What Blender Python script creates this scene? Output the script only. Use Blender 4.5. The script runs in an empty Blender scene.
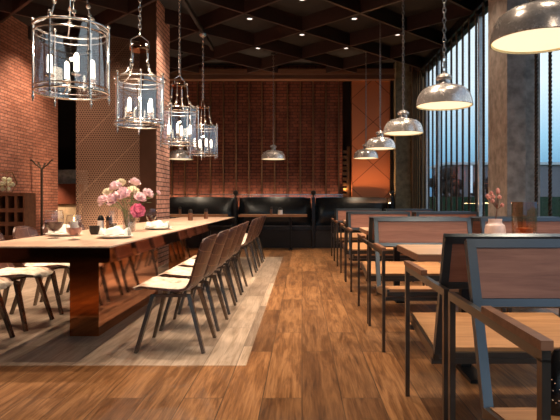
import bpy, bmesh, math, random
from mathutils import Vector, Matrix, Euler
random.seed(7)
S = bpy.context.scene
COL = S.collection
PI = math.pi
H = 1.05                                   # eye height

# ------------------------------------------------------------------ camera
cam = bpy.data.cameras.new('camera'); cam.lens = 35.0; cam.sensor_width = 36.0
cam.shift_x = -22/560; cam.shift_y = -9/560; cam.clip_start = 0.05; cam.clip_end = 300
co = bpy.data.objects.new('camera', cam); COL.objects.link(co)
co.location = (0, 0, H); co.rotation_euler = (PI/2, 0, 0)
S.camera = co

# ------------------------------------------------------------------ world, exposure
S.view_settings.view_transform = 'Standard'; S.view_settings.look = 'None'
S.view_settings.gamma = 1.0; S.view_settings.use_curve_mapping = False
S.view_settings.exposure = 0.14
try:
    S.cycles.max_bounces = 8; S.cycles.transparent_max_bounces = 24
    S.cycles.sample_clamp_indirect = 4.0; S.cycles.caustics_reflective = False; S.cycles.caustics_refractive = False
    S.cycles.use_denoising = True
except Exception: pass
W = bpy.data.worlds.new('dusk_sky'); S.world = W; W.use_nodes = True
nt = W.node_tree; nt.nodes.clear()
tc = nt.nodes.new('ShaderNodeTexCoord'); sx = nt.nodes.new('ShaderNodeSeparateXYZ')
rp = nt.nodes.new('ShaderNodeValToRGB'); bg = nt.nodes.new('ShaderNodeBackground'); wo = nt.nodes.new('ShaderNodeOutputWorld')
nt.links.new(tc.outputs['Generated'], sx.inputs[0]); nt.links.new(sx.outputs['Z'], rp.inputs[0])
nt.links.new(rp.outputs[0], bg.inputs[0]); nt.links.new(bg.outputs[0], wo.inputs[0])
e = rp.color_ramp.elements
e[0].position = 0.0; e[0].color = (.10, .20, .34, 1)
e[1].position = 1.0; e[1].color = (.22, .34, .50, 1)
for p, c in ((.05, (.13, .33, .52, 1)), (.11, (.34, .60, .78, 1)), (.20, (.78, .92, 1.0, 1)), (.34, (.85, .95, 1.0, 1)), (.55, (.30, .44, .62, 1))):
    k = e.new(p); k.color = c
bg.inputs[1].default_value = 1.25

WARM = (1.0, .68, .43); WARM2 = (1.0, .77, .55)
def light(name, kind, loc, energy, color=WARM, size=.1, rot=(0, 0, 0), angle=90, blend=.6, size_y=None):
    d = bpy.data.lights.new(name, kind); d.energy = energy; d.color = color
    if kind == 'AREA':
        d.size = size
        if size_y: d.shape = 'RECTANGLE'; d.size_y = size_y
    else: d.shadow_soft_size = size
    if kind == 'SPOT': d.spot_size = math.radians(angle); d.spot_blend = blend
    o = bpy.data.objects.new(name, d); COL.objects.link(o); o.location = loc; o.rotation_euler = rot
    return o
def aim(o, target):
    v = Vector(target) - o.location
    o.rotation_euler = v.to_track_quat('-Z', 'Y').to_euler()
ZC, ZR, HP = 4.24, 4.0, .91                # ceiling, underside of the coffer ribs, half a coffer diagonal
# recessed ceiling spots (the visible ones have their discs further down)
SPOTS = {}
def spot(i, j, energy, angle=85, target=None, color=WARM2):
    x, y = i*HP, 11.3 - HP*j
    o = light('ceiling_and_fill_spot', 'SPOT', (x, y, ZC-.06), energy, color, .06, angle=angle, blend=.8)
    if target: aim(o, target)
    SPOTS[(i, j)] = 1
# (i + j) must be odd for a coffer centre
for i, j, en in ((0, 1, 90), (0, 3, 170), (0, 5, 210), (0, 7, 150), (0, 9, 60),
                 (-2, 1, 60), (-2, 3, 150), (-2, 5, 220), (-2, 7, 240), (-2, 9, 60),
                 (-4, 5, 120), (-4, 7, 100), (2, 3, 70), (2, 5, 60), (2, 7, 55), (2, 9, 50), (2, 1, 60),
                 (-1, 6, 85), (-1, 8, 70), (-1, 4, 100), (1, 8, 30), (1, 6, 40), (-3, 8, 120), (-3, 6, 120)):
    spot(i, j, en*1.75)
for x, y, tx, ty, en in ((1.1, -.9, 1.1, 1.9, 110), (2.0, -.9, 1.6, 2.3, 100), (-.4, .4, -.3, 2.6, 70)):  # unseen spots added near the camera as warm fill for the foreground
    q = light('ceiling_and_fill_spot', 'SPOT', (x, y, ZC-.06), en, WARM2, .06, angle=60, blend=.8); aim(q, (tx, ty, .6))
# wall washers and concealed uplights of the room
wl = light('wall_washer_light', 'SPOT', (-4.3, 8.0, 4.05), 460, (1, .84, .70), .08, angle=75, blend=1); aim(wl, (-5, 8.15, 3.1))
wl = light('wall_washer_light', 'SPOT', (-4.1, 9.6, 3.9), 260, (1, .74, .52), .08, angle=110, blend=.9); aim(wl, (-5, 9.7, 1.2))
light('uplight_strip', 'AREA', (-1.35, 12.70, .85), 80, WARM, 4.3, (PI-.0, 0, 0), size_y=.05)
light('panel_uplight', 'AREA', (1.55, 12.45, 1.0), 26, (1, .5, .22), .9, (PI+.1, 0, 0), size_y=.1)
su = light('screen_uplight', 'SPOT', (-3.8, 9.75, .12), 300, WARM, .08, angle=120, blend=1); aim(su, (-3.85, 10.55, 1.1))
q = light('ceiling_and_fill_spot', 'SPOT', (-3.6, 8.7, 4.1), 150, WARM2, .08, angle=80, blend=1); aim(q, (-3.7, 10.5, 1.9))  # added fill spot, brightens the perforated screen from the front
light('back_room_light', 'SPOT', (-6.6, 13.1, 1.75), 190, WARM2, .08, (.35, 0, 0), 110)

# ------------------------------------------------------------------ materials
MATS = {}
class NT:
    def __init__(s, name):
        s.m = bpy.data.materials.new(name); s.m.use_nodes = True; s.t = s.m.node_tree
        s.t.nodes.clear(); s.out = s.n('ShaderNodeOutputMaterial'); s.b = s.n('ShaderNodeBsdfPrincipled')
        s.l(s.b.outputs[0], s.out.inputs[0]); MATS[name] = s.m
    def n(s, t, **k):
        x = s.t.nodes.new(t)
        for a, v in k.items(): setattr(x, a, v)
        return x
    def l(s, a, b): s.t.links.new(a, b)
    def put(s, sock, v):
        if hasattr(v, 'node'): s.l(v, sock)
        elif v is not None: sock.default_value = v
    def math(s, op, a, b=None, c=None):
        x = s.n('ShaderNodeMath', operation=op)
        s.put(x.inputs[0], a); s.put(x.inputs[1], b); s.put(x.inputs[2], c)
        return x.outputs[0]
    def mix(s, f, a, b, typ='MIX'):
        x = s.n('ShaderNodeMix', data_type='RGBA', blend_type=typ)
        s.put(x.inputs[0], f); s.put(x.inputs[6], a); s.put(x.inputs[7], b)
        return x.outputs[2]
    def ramp(s, f, stops):
        x = s.n('ShaderNodeValToRGB'); el = x.color_ramp.elements
        el[0].position, el[0].color = stops[0][0], c4(stops[0][1]); el[1].position, el[1].color = stops[-1][0], c4(stops[-1][1])
        for p, c in stops[1:-1]: q = el.new(p); q.color = c4(c)
        s.l(f, x.inputs[0]); return x.outputs[0]
    def pos(s):
        t = s.n('ShaderNodeTexCoord'); return t.outputs['Object']
    def xyz(s, v=None):
        x = s.n('ShaderNodeSeparateXYZ'); s.l(v or s.pos(), x.inputs[0]); return x.outputs
    def comb(s, a, b, c=0.0):
        x = s.n('ShaderNodeCombineXYZ'); s.put(x.inputs[0], a); s.put(x.inputs[1], b); s.put(x.inputs[2], c); return x.outputs[0]
    def noise(s, v, scale, detail=4, rough=.55, dist=0):
        x = s.n('ShaderNodeTexNoise'); x.inputs['Scale'].default_value = scale; x.inputs['Detail'].default_value = detail
        x.inputs['Roughness'].default_value = rough; x.inputs['Distortion'].default_value = dist
        s.l(v, x.inputs['Vector']); return x.outputs[0]
    def scl(s, v, sc, loc=(0, 0, 0)):
        x = s.n('ShaderNodeMapping'); x.inputs['Scale'].default_value = sc; x.inputs['Location'].default_value = loc
        s.l(v, x.inputs[0]); return x.outputs[0]
    def bump(s, h, strength=.3, dist=.005):
        x = s.n('ShaderNodeBump'); x.inputs['Strength'].default_value = strength; x.inputs['Distance'].default_value = dist
        s.l(h, x.inputs['Height']); s.l(x.outputs[0], s.b.inputs['Normal'])
    def set(s, color=None, rough=None, metal=None, **k):
        s.put(s.b.inputs['Base Color'], c4(color) if isinstance(color, tuple) else color)
        s.put(s.b.inputs['Roughness'], rough); s.put(s.b.inputs['Metallic'], metal)
        for a, v in k.items(): s.put(s.b.inputs[a.replace('_', ' ')], v)
        return s.m
def c4(c): return (c[0], c[1], c[2], 1.0)

def plain(name, color, rough=.5, metal=0.0, var=.15, vscale=12, bump=0, **k):
    n = NT(name); f = n.noise(n.pos(), vscale, 3)
    lo = tuple(max(0, c*(1-var)) for c in color); hi = tuple(min(1, c*(1+var)) for c in color)
    n.set(n.ramp(f, ((.3, lo), (.7, hi))), rough, metal, **k)
    if bump: n.bump(n.noise(n.pos(), vscale*4, 3), bump, .003)
    return n.m
def wood(name, dark, light_, axis=0, rough=.45, freq=1.0, grain=22, spec=.5):
    n = NT(name); sc = [grain*freq]*3; sc[axis] = 1.6*freq
    oi = n.n('ShaderNodeObjectInfo'); off = n.math('MULTIPLY', oi.outputs['Random'], 9.0)
    add = n.n('ShaderNodeVectorMath', operation='ADD'); n.l(n.pos(), add.inputs[0]); n.l(n.comb(off, off, off), add.inputs[1])
    v = n.scl(add.outputs[0], tuple(sc)); f = n.noise(v, 1.0, 6, .62, .7)
    g = n.noise(n.scl(v, (1, 1, 1)), 5.0, 3, .6)
    f2 = n.math('MULTIPLY_ADD', g, .3, n.math('MULTIPLY', f, .8))
    n.set(n.ramp(f2, ((.36, dark), (.52, tuple((a+b)/2 for a, b in zip(dark, light_))), (.66, light_))), rough, 0.0, Specular_IOR_Level=spec)
    n.bump(f2, .12, .002); return n.m
def planks(name, cols, width, length, rough, gap, seamdark=.35, speck=0):
    n = NT(name); x, y, z = n.xyz()
    def brick(c1, c2, m, off):
        b = n.n('ShaderNodeTexBrick', offset=off, offset_frequency=2)
        n.l(n.comb(y, x), b.inputs['Vector']); b.inputs['Scale'].default_value = 1
        b.inputs['Brick Width'].default_value = length; b.inputs['Row Height'].default_value = width
        b.inputs['Mortar Size'].default_value = gap; b.inputs['Mortar Smooth'].default_value = .3
        b.inputs['Color1'].default_value = c4(c1); b.inputs['Color2'].default_value = c4(c2); b.inputs['Mortar'].default_value = c4(m)
        return b
    bk = brick((0, 0, 0), (1, 1, 1), (.5, .5, .5), .38)
    rnd = n.n('ShaderNodeSeparateColor'); n.l(bk.outputs[0], rnd.inputs[0]); r = rnd.outputs[0]
    gx = n.math('MULTIPLY_ADD', r, 7.3, n.math('MULTIPLY', x, 1.0))
    v = n.comb(n.math('MULTIPLY', gx, 13), n.math('MULTIPLY_ADD', r, 31.0, n.math('MULTIPLY', y, 1.15)), 0.0)
    f = n.noise(v, 1.0, 7, .63, 1.6)
    fine = n.noise(n.comb(n.math('MULTIPLY', gx, 95), n.math('MULTIPLY', y, 4.0)), 1.0, 3, .6, .4)
    fd = n.math('MULTIPLY_ADD', fine, .35, n.math('MULTIPLY', f, .72))
    col = n.ramp(fd, ((.36, cols[0]), (.50, cols[1]), (.64, cols[2])))
    tint = n.ramp(r, ((0, (.62, .58, .55)), (.5, (.92, .92, .92)), (1, (1.2, 1.16, 1.1))))
    col = n.mix(1.0, col, tint, 'MULTIPLY')
    col = n.mix(n.math('MULTIPLY', bk.outputs['Fac'], 1-seamdark), col, (.02, .01, .006, 1))
    rv = n.math('MULTIPLY_ADD', n.noise(n.pos(), 3.0, 4), .25, rough-.12)
    n.set(col, rv, 0.0, Specular_IOR_Level=.45)
    h = n.math('MULTIPLY_ADD', bk.outputs['Fac'], -1.6, fd)
    if speck: h = n.math('MULTIPLY_ADD', n.noise(n.pos(), 130, 2), speck, h)
    n.bump(h, .22, .004); return n.m
def bricks(name, axis, c1, c2, mortar, bw=.215, rh=.0715, msize=.007, bumpy=.6):
    n = NT(name); x, y, z = n.xyz()
    u = {'x': y, 'y': x}[axis]
    v = n.comb(u, z)
    b = n.n('ShaderNodeTexBrick', offset=.5); n.l(v, b.inputs['Vector']); b.inputs['Scale'].default_value = 1
    b.inputs['Brick Width'].default_value = bw; b.inputs['Row Height'].default_value = rh
    b.inputs['Mortar Size'].default_value = msize; b.inputs['Mortar Smooth'].default_value = .25
    b.inputs['Color1'].default_value = c4(c1); b.inputs['Color2'].default_value = c4(c2); b.inputs['Mortar'].default_value = c4(mortar)
    nz = n.noise(n.pos(), 22, 5, .65)
    big = n.noise(n.pos(), 1.3, 3)
    col = n.mix(.75, b.outputs[0], n.ramp(nz, ((.3, (.45, .42, .42)), (.7, (1.25, 1.2, 1.15)))), 'MULTIPLY')
    col = n.mix(.6, col, n.ramp(big, ((.35, (.6, .58, .58)), (.65, (1.15, 1.12, 1.1)))), 'MULTIPLY')
    n.set(col, .8, 0.0, Specular_IOR_Level=.25)
    h = n.math('MULTIPLY_ADD', b.outputs['Fac'], -1.0, n.math('MULTIPLY', nz, .4))
    n.bump(h, bumpy, .008); return n.m
def glass(name, tint=(1, 1, 1), strength=.18, edge=.75, rough=.02):
    n = NT(name); n.t.nodes.remove(n.b)
    t = n.n('ShaderNodeBsdfTransparent'); t.inputs[0].default_value = c4(tint)
    g = n.n('ShaderNodeBsdfGlossy'); g.inputs['Roughness'].default_value = rough
    lw = n.n('ShaderNodeLayerWeight'); lw.inputs[0].default_value = .35
    f = n.math('MULTIPLY_ADD', n.math('POWER', lw.outputs['Facing'], 2.2), edge, strength)
    m = n.n('ShaderNodeMixShader'); n.l(n.math('MINIMUM', f, 1.0), m.inputs[0]); n.l(t.outputs[0], m.inputs[1]); n.l(g.outputs[0], m.inputs[2])
    n.l(m.outputs[0], n.out.inputs[0]); return n.m
def emit(name, color, strength):
    n = NT(name); n.set(color, .5, 0.0, Emission_Color=c4(color), Emission_Strength=strength); return n.m

planks('floor_planks', ((.085, .033, .010), (.205, .088, .030), (.37, .18, .072)), .21, 1.45, .40, .0035, speck=.25)
planks('pale_planks', ((.25, .18, .128), (.40, .295, .215), (.56, .435, .34)), .21, 1.5, .38, .003, .5)
bricks('brick_side', 'x', (.47, .205, .140), (.33, .130, .085), (.13, .068, .05), rh=.056)
bricks('brick_back', 'y', (.27, .090, .055), (.18, .058, .036), (.060, .028, .021))
bricks('brick_column', 'x', (.70, .40, .32), (.58, .31, .24), (.06, .03, .022), bw=.21, rh=.0715, msize=.008)
plain('ceiling_dark', (.009, .006, .006), .8)
wood('rib_wood', (.013, .005, .0035), (.029, .011, .008), 0, .5)
wood('cornice_wood', (.075, .030, .016), (.15, .065, .034), 0, .5)
plain('wall_dark', (.022, .012, .010), .8)
plain('concrete_warm', (.30, .262, .245), .85, var=.35, vscale=9, bump=.3)
plain('concrete_green', (.16, .135, .085), .85, var=.35, vscale=9, bump=.3)
plain('bronze_panel', (.17, .085, .055), .35, .85, .2, 2)
plain('bronze_trim', (.20, .105, .05), .38, .8, .2, 6)
plain('steel_dark', (.115, .095, .08), .30, .88, .06, 9); plain('steel_blue_reflection', (.085, .105, .13), .32, .75, .05, 9)  # second steel carries the window's blue reflection in its base colour
plain('steel_bright', (.62, .60, .58), .22, 1.0, .1, 9)
plain('silver', (.86, .82, .78), .20, .92, .06, 20)
plain('iron_black', (.02, .018, .017), .4, .6)
plain('leather_black', (.005, .005, .006), .24, 0, .3, 8, .08, Specular_IOR_Level=.45)
plain('leather_base', (.010, .006, .005), .5, 0, .3, 8)
plain('mullion_white', (.62, .66, .72), .4, .3)
plain('china', (.80, .77, .70), .25)
plain('linen', (.82, .79, .72), .85, bump=.3)
plain('wine', (.035, .004, .005), .25, Specular_IOR_Level=.15)
plain('dark_drink', (.03, .015, .01), .15)
plain('candle_wax', (.86, .80, .68), .5, Subsurface_Weight=.0)
plain('rose_wax', (.42, .17, .13), .3)
plain('amber_wax', (.55, .17, .06), .4)
plain('salt', (.85, .82, .78), .6)
plain('pepper', (.16, .07, .035), .4)
plain('peony_pale', (.93, .68, .73), .7, var=.08)
plain('peony_cream', (.88, .80, .60), .7, var=.1)
plain('peony_hot', (.82, .27, .44), .7, var=.15)
plain('leaf', (.10, .17, .06), .6, var=.3)
plain('twig', (.13, .045, .03), .7)
plain('berry', (.58, .25, .22), .6)
plain('vase_pink', (.74, .56, .52), .3, var=.14, vscale=24)
plain('bloom_yellow', (.92, .86, .58), .6, var=.16)
plain('rack_wood', (.13, .048, .022), .5, 0, .35, 14)
plain('cream_wall', (.62, .42, .24), .7)
plain('red_board', (.16, .035, .014), .4)
plain('lawn', (.03, .10, .035), .9, var=.4, vscale=3)
plain('hedge', (.018, .05, .022), .9, var=.5, vscale=5)
plain('tree_dark', (.045, .03, .028), .95, var=.5, vscale=4)
plain('house_wall', (.25, .22, .24), .8)
plain('white_paint', (.8, .8, .82), .6)
wood('table_top', (.50, .32, .22), (.66, .46, .34), 1, .32, .6)
wood('tan_wood', (.42, .19, .075), (.62, .32, .145), 0, .42, 1.0)
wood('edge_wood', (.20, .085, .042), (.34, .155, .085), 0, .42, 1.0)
wood('panel_wood', (.21, .076, .048), (.36, .150, .098), 0, .5, 1.2)
wood('booth_wood', (.25, .105, .045), (.40, .19, .09), 0, .42, 1.0)
def make_copper():
    n = NT('copper_mirror'); f = n.noise(n.pos(), 5, 3)
    n.set(n.ramp(f, ((.3, (.54, .20, .080)), (.7, (.64, .26, .11)))), .05, 1.0); n.bump(n.noise(n.pos(), 3.0, 2), .03, .02)
make_copper()
def make_patch():                       # patchwork leather of the side chairs
    n = NT('patch_leather'); x, y, z = n.xyz()
    b = n.n('ShaderNodeTexBrick', offset=.43); n.l(n.comb(y, n.math('ADD', z, n.math('MULTIPLY', x, -.8))), b.inputs['Vector']); b.inputs['Scale'].default_value = 1
    b.inputs['Brick Width'].default_value = .17; b.inputs['Row Height'].default_value = .11; b.inputs['Mortar Size'].default_value = .0028
    b.inputs['Color1'].default_value = (.115, .047, .033, 1); b.inputs['Color2'].default_value = (.065, .027, .02, 1); b.inputs['Mortar'].default_value = (.30, .17, .12, 1)
    nz = n.noise(n.pos(), 30, 5, .7)
    n.set(n.mix(.8, b.outputs[0], n.ramp(nz, ((.3, (.55, .5, .5)), (.7, (1.35, 1.3, 1.25)))), 'MULTIPLY'), .36, 0.0, Specular_IOR_Level=.6)
    n.bump(n.math('MULTIPLY_ADD', b.outputs['Fac'], .7, nz), .4, .004)
make_patch()
def make_hide():
    n = NT('cream_hide'); f = n.noise(n.pos(), 9, 5, .65, .6)
    n.set(n.ramp(f, ((.33, (.42, .24, .145)), (.43, (.66, .52, .41)), (.58, (.80, .71, .60)))), .9, 0.0)
    n.bump(n.noise(n.pos(), 60, 4, .7), .7, .01)
make_hide()
def make_perf():
    n = NT('perforated_metal'); x, y, z = n.xyz(); p = .047; q = p*1.732
    def lat(ox, oz):
        fx = n.math('SUBTRACT', n.math('FRACT', n.math('ADD', n.math('DIVIDE', x, p), ox)), .5)
        fz = n.math('SUBTRACT', n.math('FRACT', n.math('ADD', n.math('DIVIDE', z, q), oz)), .5)
        a = n.math('MULTIPLY', fx, p); c = n.math('MULTIPLY', fz, q)
        return n.math('SQRT', n.math('ADD', n.math('MULTIPLY', a, a), n.math('MULTIPLY', c, c)))
    d = n.math('MINIMUM', lat(100.0, 100.0), lat(100.5, 100.5))
    hole = n.math('LESS_THAN', d, .0143)
    seam = n.math('LESS_THAN', n.math('ABSOLUTE', n.math('SUBTRACT', n.math('FRACT', n.math('ADD', n.math('DIVIDE', n.math('SUBTRACT', z, n.math('MULTIPLY', x, .95)), 1.02), 50.35)), .5)), .006)
    col = n.mix(seam, (.24, .15, .11, 1), (.36, .24, .18, 1))
    n.set(col, .42, .75)
    t = n.n('ShaderNodeBsdfTransparent'); m = n.n('ShaderNodeMixShader')
    n.l(n.math('MULTIPLY', hole, n.math('SUBTRACT', 1.0, seam)), m.inputs[0]); n.l(n.b.outputs[0], m.inputs[1]); n.l(t.outputs[0], m.inputs[2]); n.l(m.outputs[0], n.out.inputs[0])
make_perf()
def make_copper_panel():
    n = NT('copper_panel'); x, y, z = n.xyz()
    def ln(s):
        f = n.math('FRACT', n.math('ADD', n.math('DIVIDE', n.math('ADD', z, n.math('MULTIPLY', x, s)), 1.0), 50.1))
        return n.math('LESS_THAN', n.math('ABSOLUTE', n.math('SUBTRACT', f, .5)), .010)
    l_ = n.math('MAXIMUM', ln(.9), ln(-.9))
    n.set(n.mix(l_, (.52, .17, .065, 1), (.16, .05, .02, 1)), .45, .35)
make_copper_panel()
def make_shade():
    n = NT('aged_zinc'); v = n.noise(n.pos(), 9, 6, .7, .3)
    fs = n.noise(n.pos(), 85, 3, .7); n.set(n.ramp(n.math('MULTIPLY_ADD', fs, .5, n.math('MULTIPLY', v, .5)), ((.3, (.47, .42, .40)), (.52, (.72, .67, .65)), (.64, (.94, .91, .89)))), n.math('MULTIPLY_ADD', v, .26, .13), .60)
    n.bump(v, .15, .01)
make_shade()
plain('enamel_cream', (.86, .80, .62), .4)
glass('clear_glass', (1, 1, 1), .10, .95); glass('rim_glass', (1, 1, 1), .55, .45); glass('pane_glass', (.97, .99, 1), .03, .30); glass('lantern_glass', (.94, .96, 1.0), .19, .80, .03)
glass('amber_glass', (.97, .80, .64), .14, .7); glass('smoke_glass', (.8, .76, .74), .15, .7)
emit('diffuser', (1.0, .86, .58), 1.0); emit('bulb', (1.0, .86, .66), 5.0); emit('flame', (1.0, .62, .25), 12.0); emit('spot_disc', (1.0, .93, .88), 1.3)
emit('sign_light', (.8, .9, 1.0), .35)

# ------------------------------------------------------------------ geometry helpers
class MB:
    def __init__(s): s.v = []; s.f = []
    def add(s, vs, fs):
        o = len(s.v); s.v += [tuple(v) for v in vs]; s.f += [tuple(i+o for i in f) for f in fs]; return s
    def box(s, c, d, R=None):
        hx, hy, hz = d[0]/2, d[1]/2, d[2]/2
        vs = [Vector((a*hx, b*hy, g*hz)) for a in (-1, 1) for b in (-1, 1) for g in (-1, 1)]
        if R is not None: vs = [R @ v for v in vs]
        c = Vector(c)
        return s.add([v+c for v in vs], [(0, 1, 3, 2), (4, 6, 7, 5), (0, 4, 5, 1), (2, 3, 7, 6), (0, 2, 6, 4), (1, 5, 7, 3)])
    def lim(s, x0, x1, y0, y1, z0, z1): return s.box(((x0+x1)/2, (y0+y1)/2, (z0+z1)/2), (x1-x0, y1-y0, z1-z0))
    def bar(s, p, q, w, h, up=(0, 0, 1), w2=None, h2=None):
        p, q = Vector(p), Vector(q); d = (q-p).normalized(); u = Vector(up)
        sd = d.cross(u)
        if sd.length < 1e-4: sd = d.cross(Vector((1, 0, 0)))
        sd.normalize(); n = sd.cross(d).normalized(); vs = []
        for c, ww, hh in ((p, w, h), (q, w2 or w, h2 or h)):
            for a, b in ((-1, -1), (1, -1), (1, 1), (-1, 1)): vs.append(c+sd*a*ww/2+n*b*hh/2)
        return s.add(vs, [(3, 2, 1, 0), (4, 5, 6, 7), (0, 1, 5, 4), (1, 2, 6, 5), (2, 3, 7, 6), (3, 0, 4, 7)])
    def tube(s, pts, r, n=8, closed=False):
        pts = [Vector(p) for p in pts]; m = len(pts); rs = r if isinstance(r, (list, tuple)) else [r]*m
        vs = []; ref = None
        for i, p in enumerate(pts):
            a = pts[i-1] if (i or closed) else p; b = pts[(i+1) % m] if (i < m-1 or closed) else p
            d = (b-a).normalized()
            if ref is None:
                ref = d.orthogonal().normalized()
            ref = (ref - d*ref.dot(d))
            if ref.length < 1e-6: ref = d.orthogonal()
            ref.normalize(); t = d.cross(ref)
            for k in range(n):
                an = 2*PI*k/n; vs.append(p+(ref*math.cos(an)+t*math.sin(an))*rs[i])
        fs = []
        for i in range(m if closed else m-1):
            j = (i+1) % m
            for k in range(n): fs.append((i*n+k, i*n+(k+1) % n, j*n+(k+1) % n, j*n+k))
        if not closed: fs += [tuple(range(n-1, -1, -1)), tuple((m-1)*n+k for k in range(n))]
        return s.add(vs, fs)
    def lathe(s, prof, c=(0, 0, 0), n=24, capb=True, capt=True):
        c = Vector(c); vs = []; fs = []
        for r, z in prof:
            for k in range(n):
                a = 2*PI*k/n; vs.append(c+Vector((r*math.cos(a), r*math.sin(a), z)))
        for i in range(len(prof)-1):
            for k in range(n): fs.append((i*n+k, i*n+(k+1) % n, (i+1)*n+(k+1) % n, (i+1)*n+k))
        if capb: fs.append(tuple(range(n-1, -1, -1)))
        if capt: fs.append(tuple((len(prof)-1)*n+k for k in range(n)))
        return s.add(vs, fs)
    def ring(s, c, R, r, n=32, m=6):
        return s.tube([(c[0]+R*math.cos(2*PI*k/n), c[1]+R*math.sin(2*PI*k/n), c[2]) for k in range(n)], r, m, True)
    def ball(s, c, r, n=12, sz=1.0):
        h = n//2
        return s.lathe([(max(1e-4, r*math.sin(PI*i/h)), -r*sz*math.cos(PI*i/h)) for i in range(h+1)], c, n, False, False)
    def chain(s, x, y, z0, z1, L=.062, w=.030, r=.0055, n=8, m=5):
        step = L*.74; k = max(1, int((z1-z0)/step)); step = (z1-z0)/k
        for i in range(k):
            zc = z0+step*(i+.5); pts = []
            for q in range(n):
                a = 2*PI*q/n; u = math.cos(a)*w/2; z = zc+math.sin(a)*L/2
                pts.append((x+u, y, z) if i % 2 else (x, y+u, z))
            s.tube(pts, r, m, True)
        return s
    def grid(s, fn, nu, nv):
        vs = [fn(i/nu, j/nv) for i in range(nu+1) for j in range(nv+1)]
        fs = [(i*(nv+1)+j, (i+1)*(nv+1)+j, (i+1)*(nv+1)+j+1, i*(nv+1)+j+1) for i in range(nu) for j in range(nv)]
        return s.add(vs, fs)
    def build(s, name, mat, parent=None, smooth=True, bevel=0, thick=0, kind=None, label=None):
        me = bpy.data.meshes.new(name); bm = bmesh.new()
        bv = [bm.verts.new(v) for v in s.v]
        for f in s.f:
            try: bm.faces.new([bv[i] for i in f])
            except ValueError: pass
        if thick:
            bmesh.ops.recalc_face_normals(bm, faces=bm.faces[:]); bmesh.ops.solidify(bm, geom=bm.faces[:], thickness=thick)
        if bevel:
            ed = [e_ for e_ in bm.edges if len(e_.link_faces) == 2 and e_.calc_face_angle(0) > .6]
            bmesh.ops.bevel(bm, geom=ed, offset=bevel, segments=2, affect='EDGES', profile=.6)
        bmesh.ops.recalc_face_normals(bm, faces=bm.faces[:])
        bm.to_mesh(me); bm.free()
        if smooth:
            for p in me.polygons: p.use_smooth = True
            me.set_sharp_from_angle(angle=math.radians(38))
        me.materials.append(MATS[mat])
        o = bpy.data.objects.new(name, me); COL.objects.link(o)
        if parent: o.parent = parent
        if kind: o['kind'] = kind
        if label: o['label'] = label
        return o
def tag(o, label, cat, group=None):
    o['label'] = label; o['category'] = cat
    if group: o['group'] = group
    return o
def thing(name, label, cat, loc=(0, 0, 0), rz=0, group=None):
    o = bpy.data.objects.new(name, None); COL.objects.link(o); o.location = loc; o.rotation_euler = (0, 0, rz)
    return tag(o, label, cat, group)
def dup(root, loc, rz, label, group=None):
    def rec(o, par):
        c = o.copy(); COL.objects.link(c)
        if par: c.parent = par
        for ch in list(o.children): rec(ch, c)
        return c
    r = rec(root, None); r.location = loc; r.rotation_euler = (0, 0, rz); r['label'] = label
    if group: r['group'] = group
    return r
def struct(name, mb, mat, parent=None, **k):
    return mb.build(name, mat, parent, kind='structure' if parent is None else None, **k)
ORD = ['first', 'second', 'third', 'fourth', 'fifth', 'sixth', 'seventh', 'eighth', 'ninth', 'tenth']

# ------------------------------------------------------------------ the room
XL, XR, YB, YF = -5.0, 2.75, 12.8, -3.0
struct('floor', MB().lim(XL-3, XR+.25, YF-.2, 16.2, -.12, 0), 'floor_planks', smooth=False)
struct('floor_inlay', MB().lim(XL+.02, -.357, 3.47, 10.2, -.01, .0015), 'pale_planks', smooth=False)
struct('ceiling', MB().lim(XL-3, XR+.25, YF-.2, 16.2, ZC, ZC+.12), 'ceiling_dark', smooth=False)
ribs = MB()
for s_ in (1, -1):
    for k in range(-16, 17):
        # line x = s_*(y - 11.3) + 2*HP*k
        c0 = 2*HP*k; ys = sorted(((XL-c0)/s_+11.3, (XR-c0)/s_+11.3))
        a, b = max(ys[0], YF), min(ys[1], YB-.25)
        if b-a < .3: continue
        ribs.bar((s_*(a-11.3)+c0, a, (ZC+ZR)/2), (s_*(b-11.3)+c0, b, (ZC+ZR)/2), .045, ZC-ZR)
struct('trim_1', ribs, 'rib_wood', smooth=False)                       # diamond lattice of the ceiling
co_ = MB()
for z0, z1, y0 in ((3.98, 4.10, YB-.26), (3.90, 3.98, YB-.20), (3.86, 3.90, YB-.24)): co_.lim(XL, XR, y0, YB-.02, z0, z1)
struct('trim_2', co_, 'cornice_wood', smooth=False)
struct('trim_3', MB().lim(-1.735, -1.685, 2.2, 10.4, 3.93, 4.0), 'ceiling_dark', smooth=False)   # rail the lanterns hang from
struct('wall_left', MB().lim(XL-.3, XL, YF, 11.15, 0, ZC), 'brick_side', smooth=False)
struct('wall_front', MB().lim(XL, -2.6, YF-.2, YF, 0, ZC).lim(-2.6, XR, YF-.2, YF, 2.7, ZC).lim(-2.6, XR, YF-.2, YF, 0, .5), 'wall_dark', smooth=False)
wf = MB()
for x in (-2.6, -1.3, 0, 1.3, 2.7): wf.lim(x-.03, x+.03, YF-.12, YF-.06, .5, 2.7)
w3 = struct('window_3', wf, 'iron_black', smooth=False)
MB().lim(-2.6, XR, YF-.10, YF-.09, .5, 2.7).build('pane', 'pane_glass', w3, smooth=False)
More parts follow.
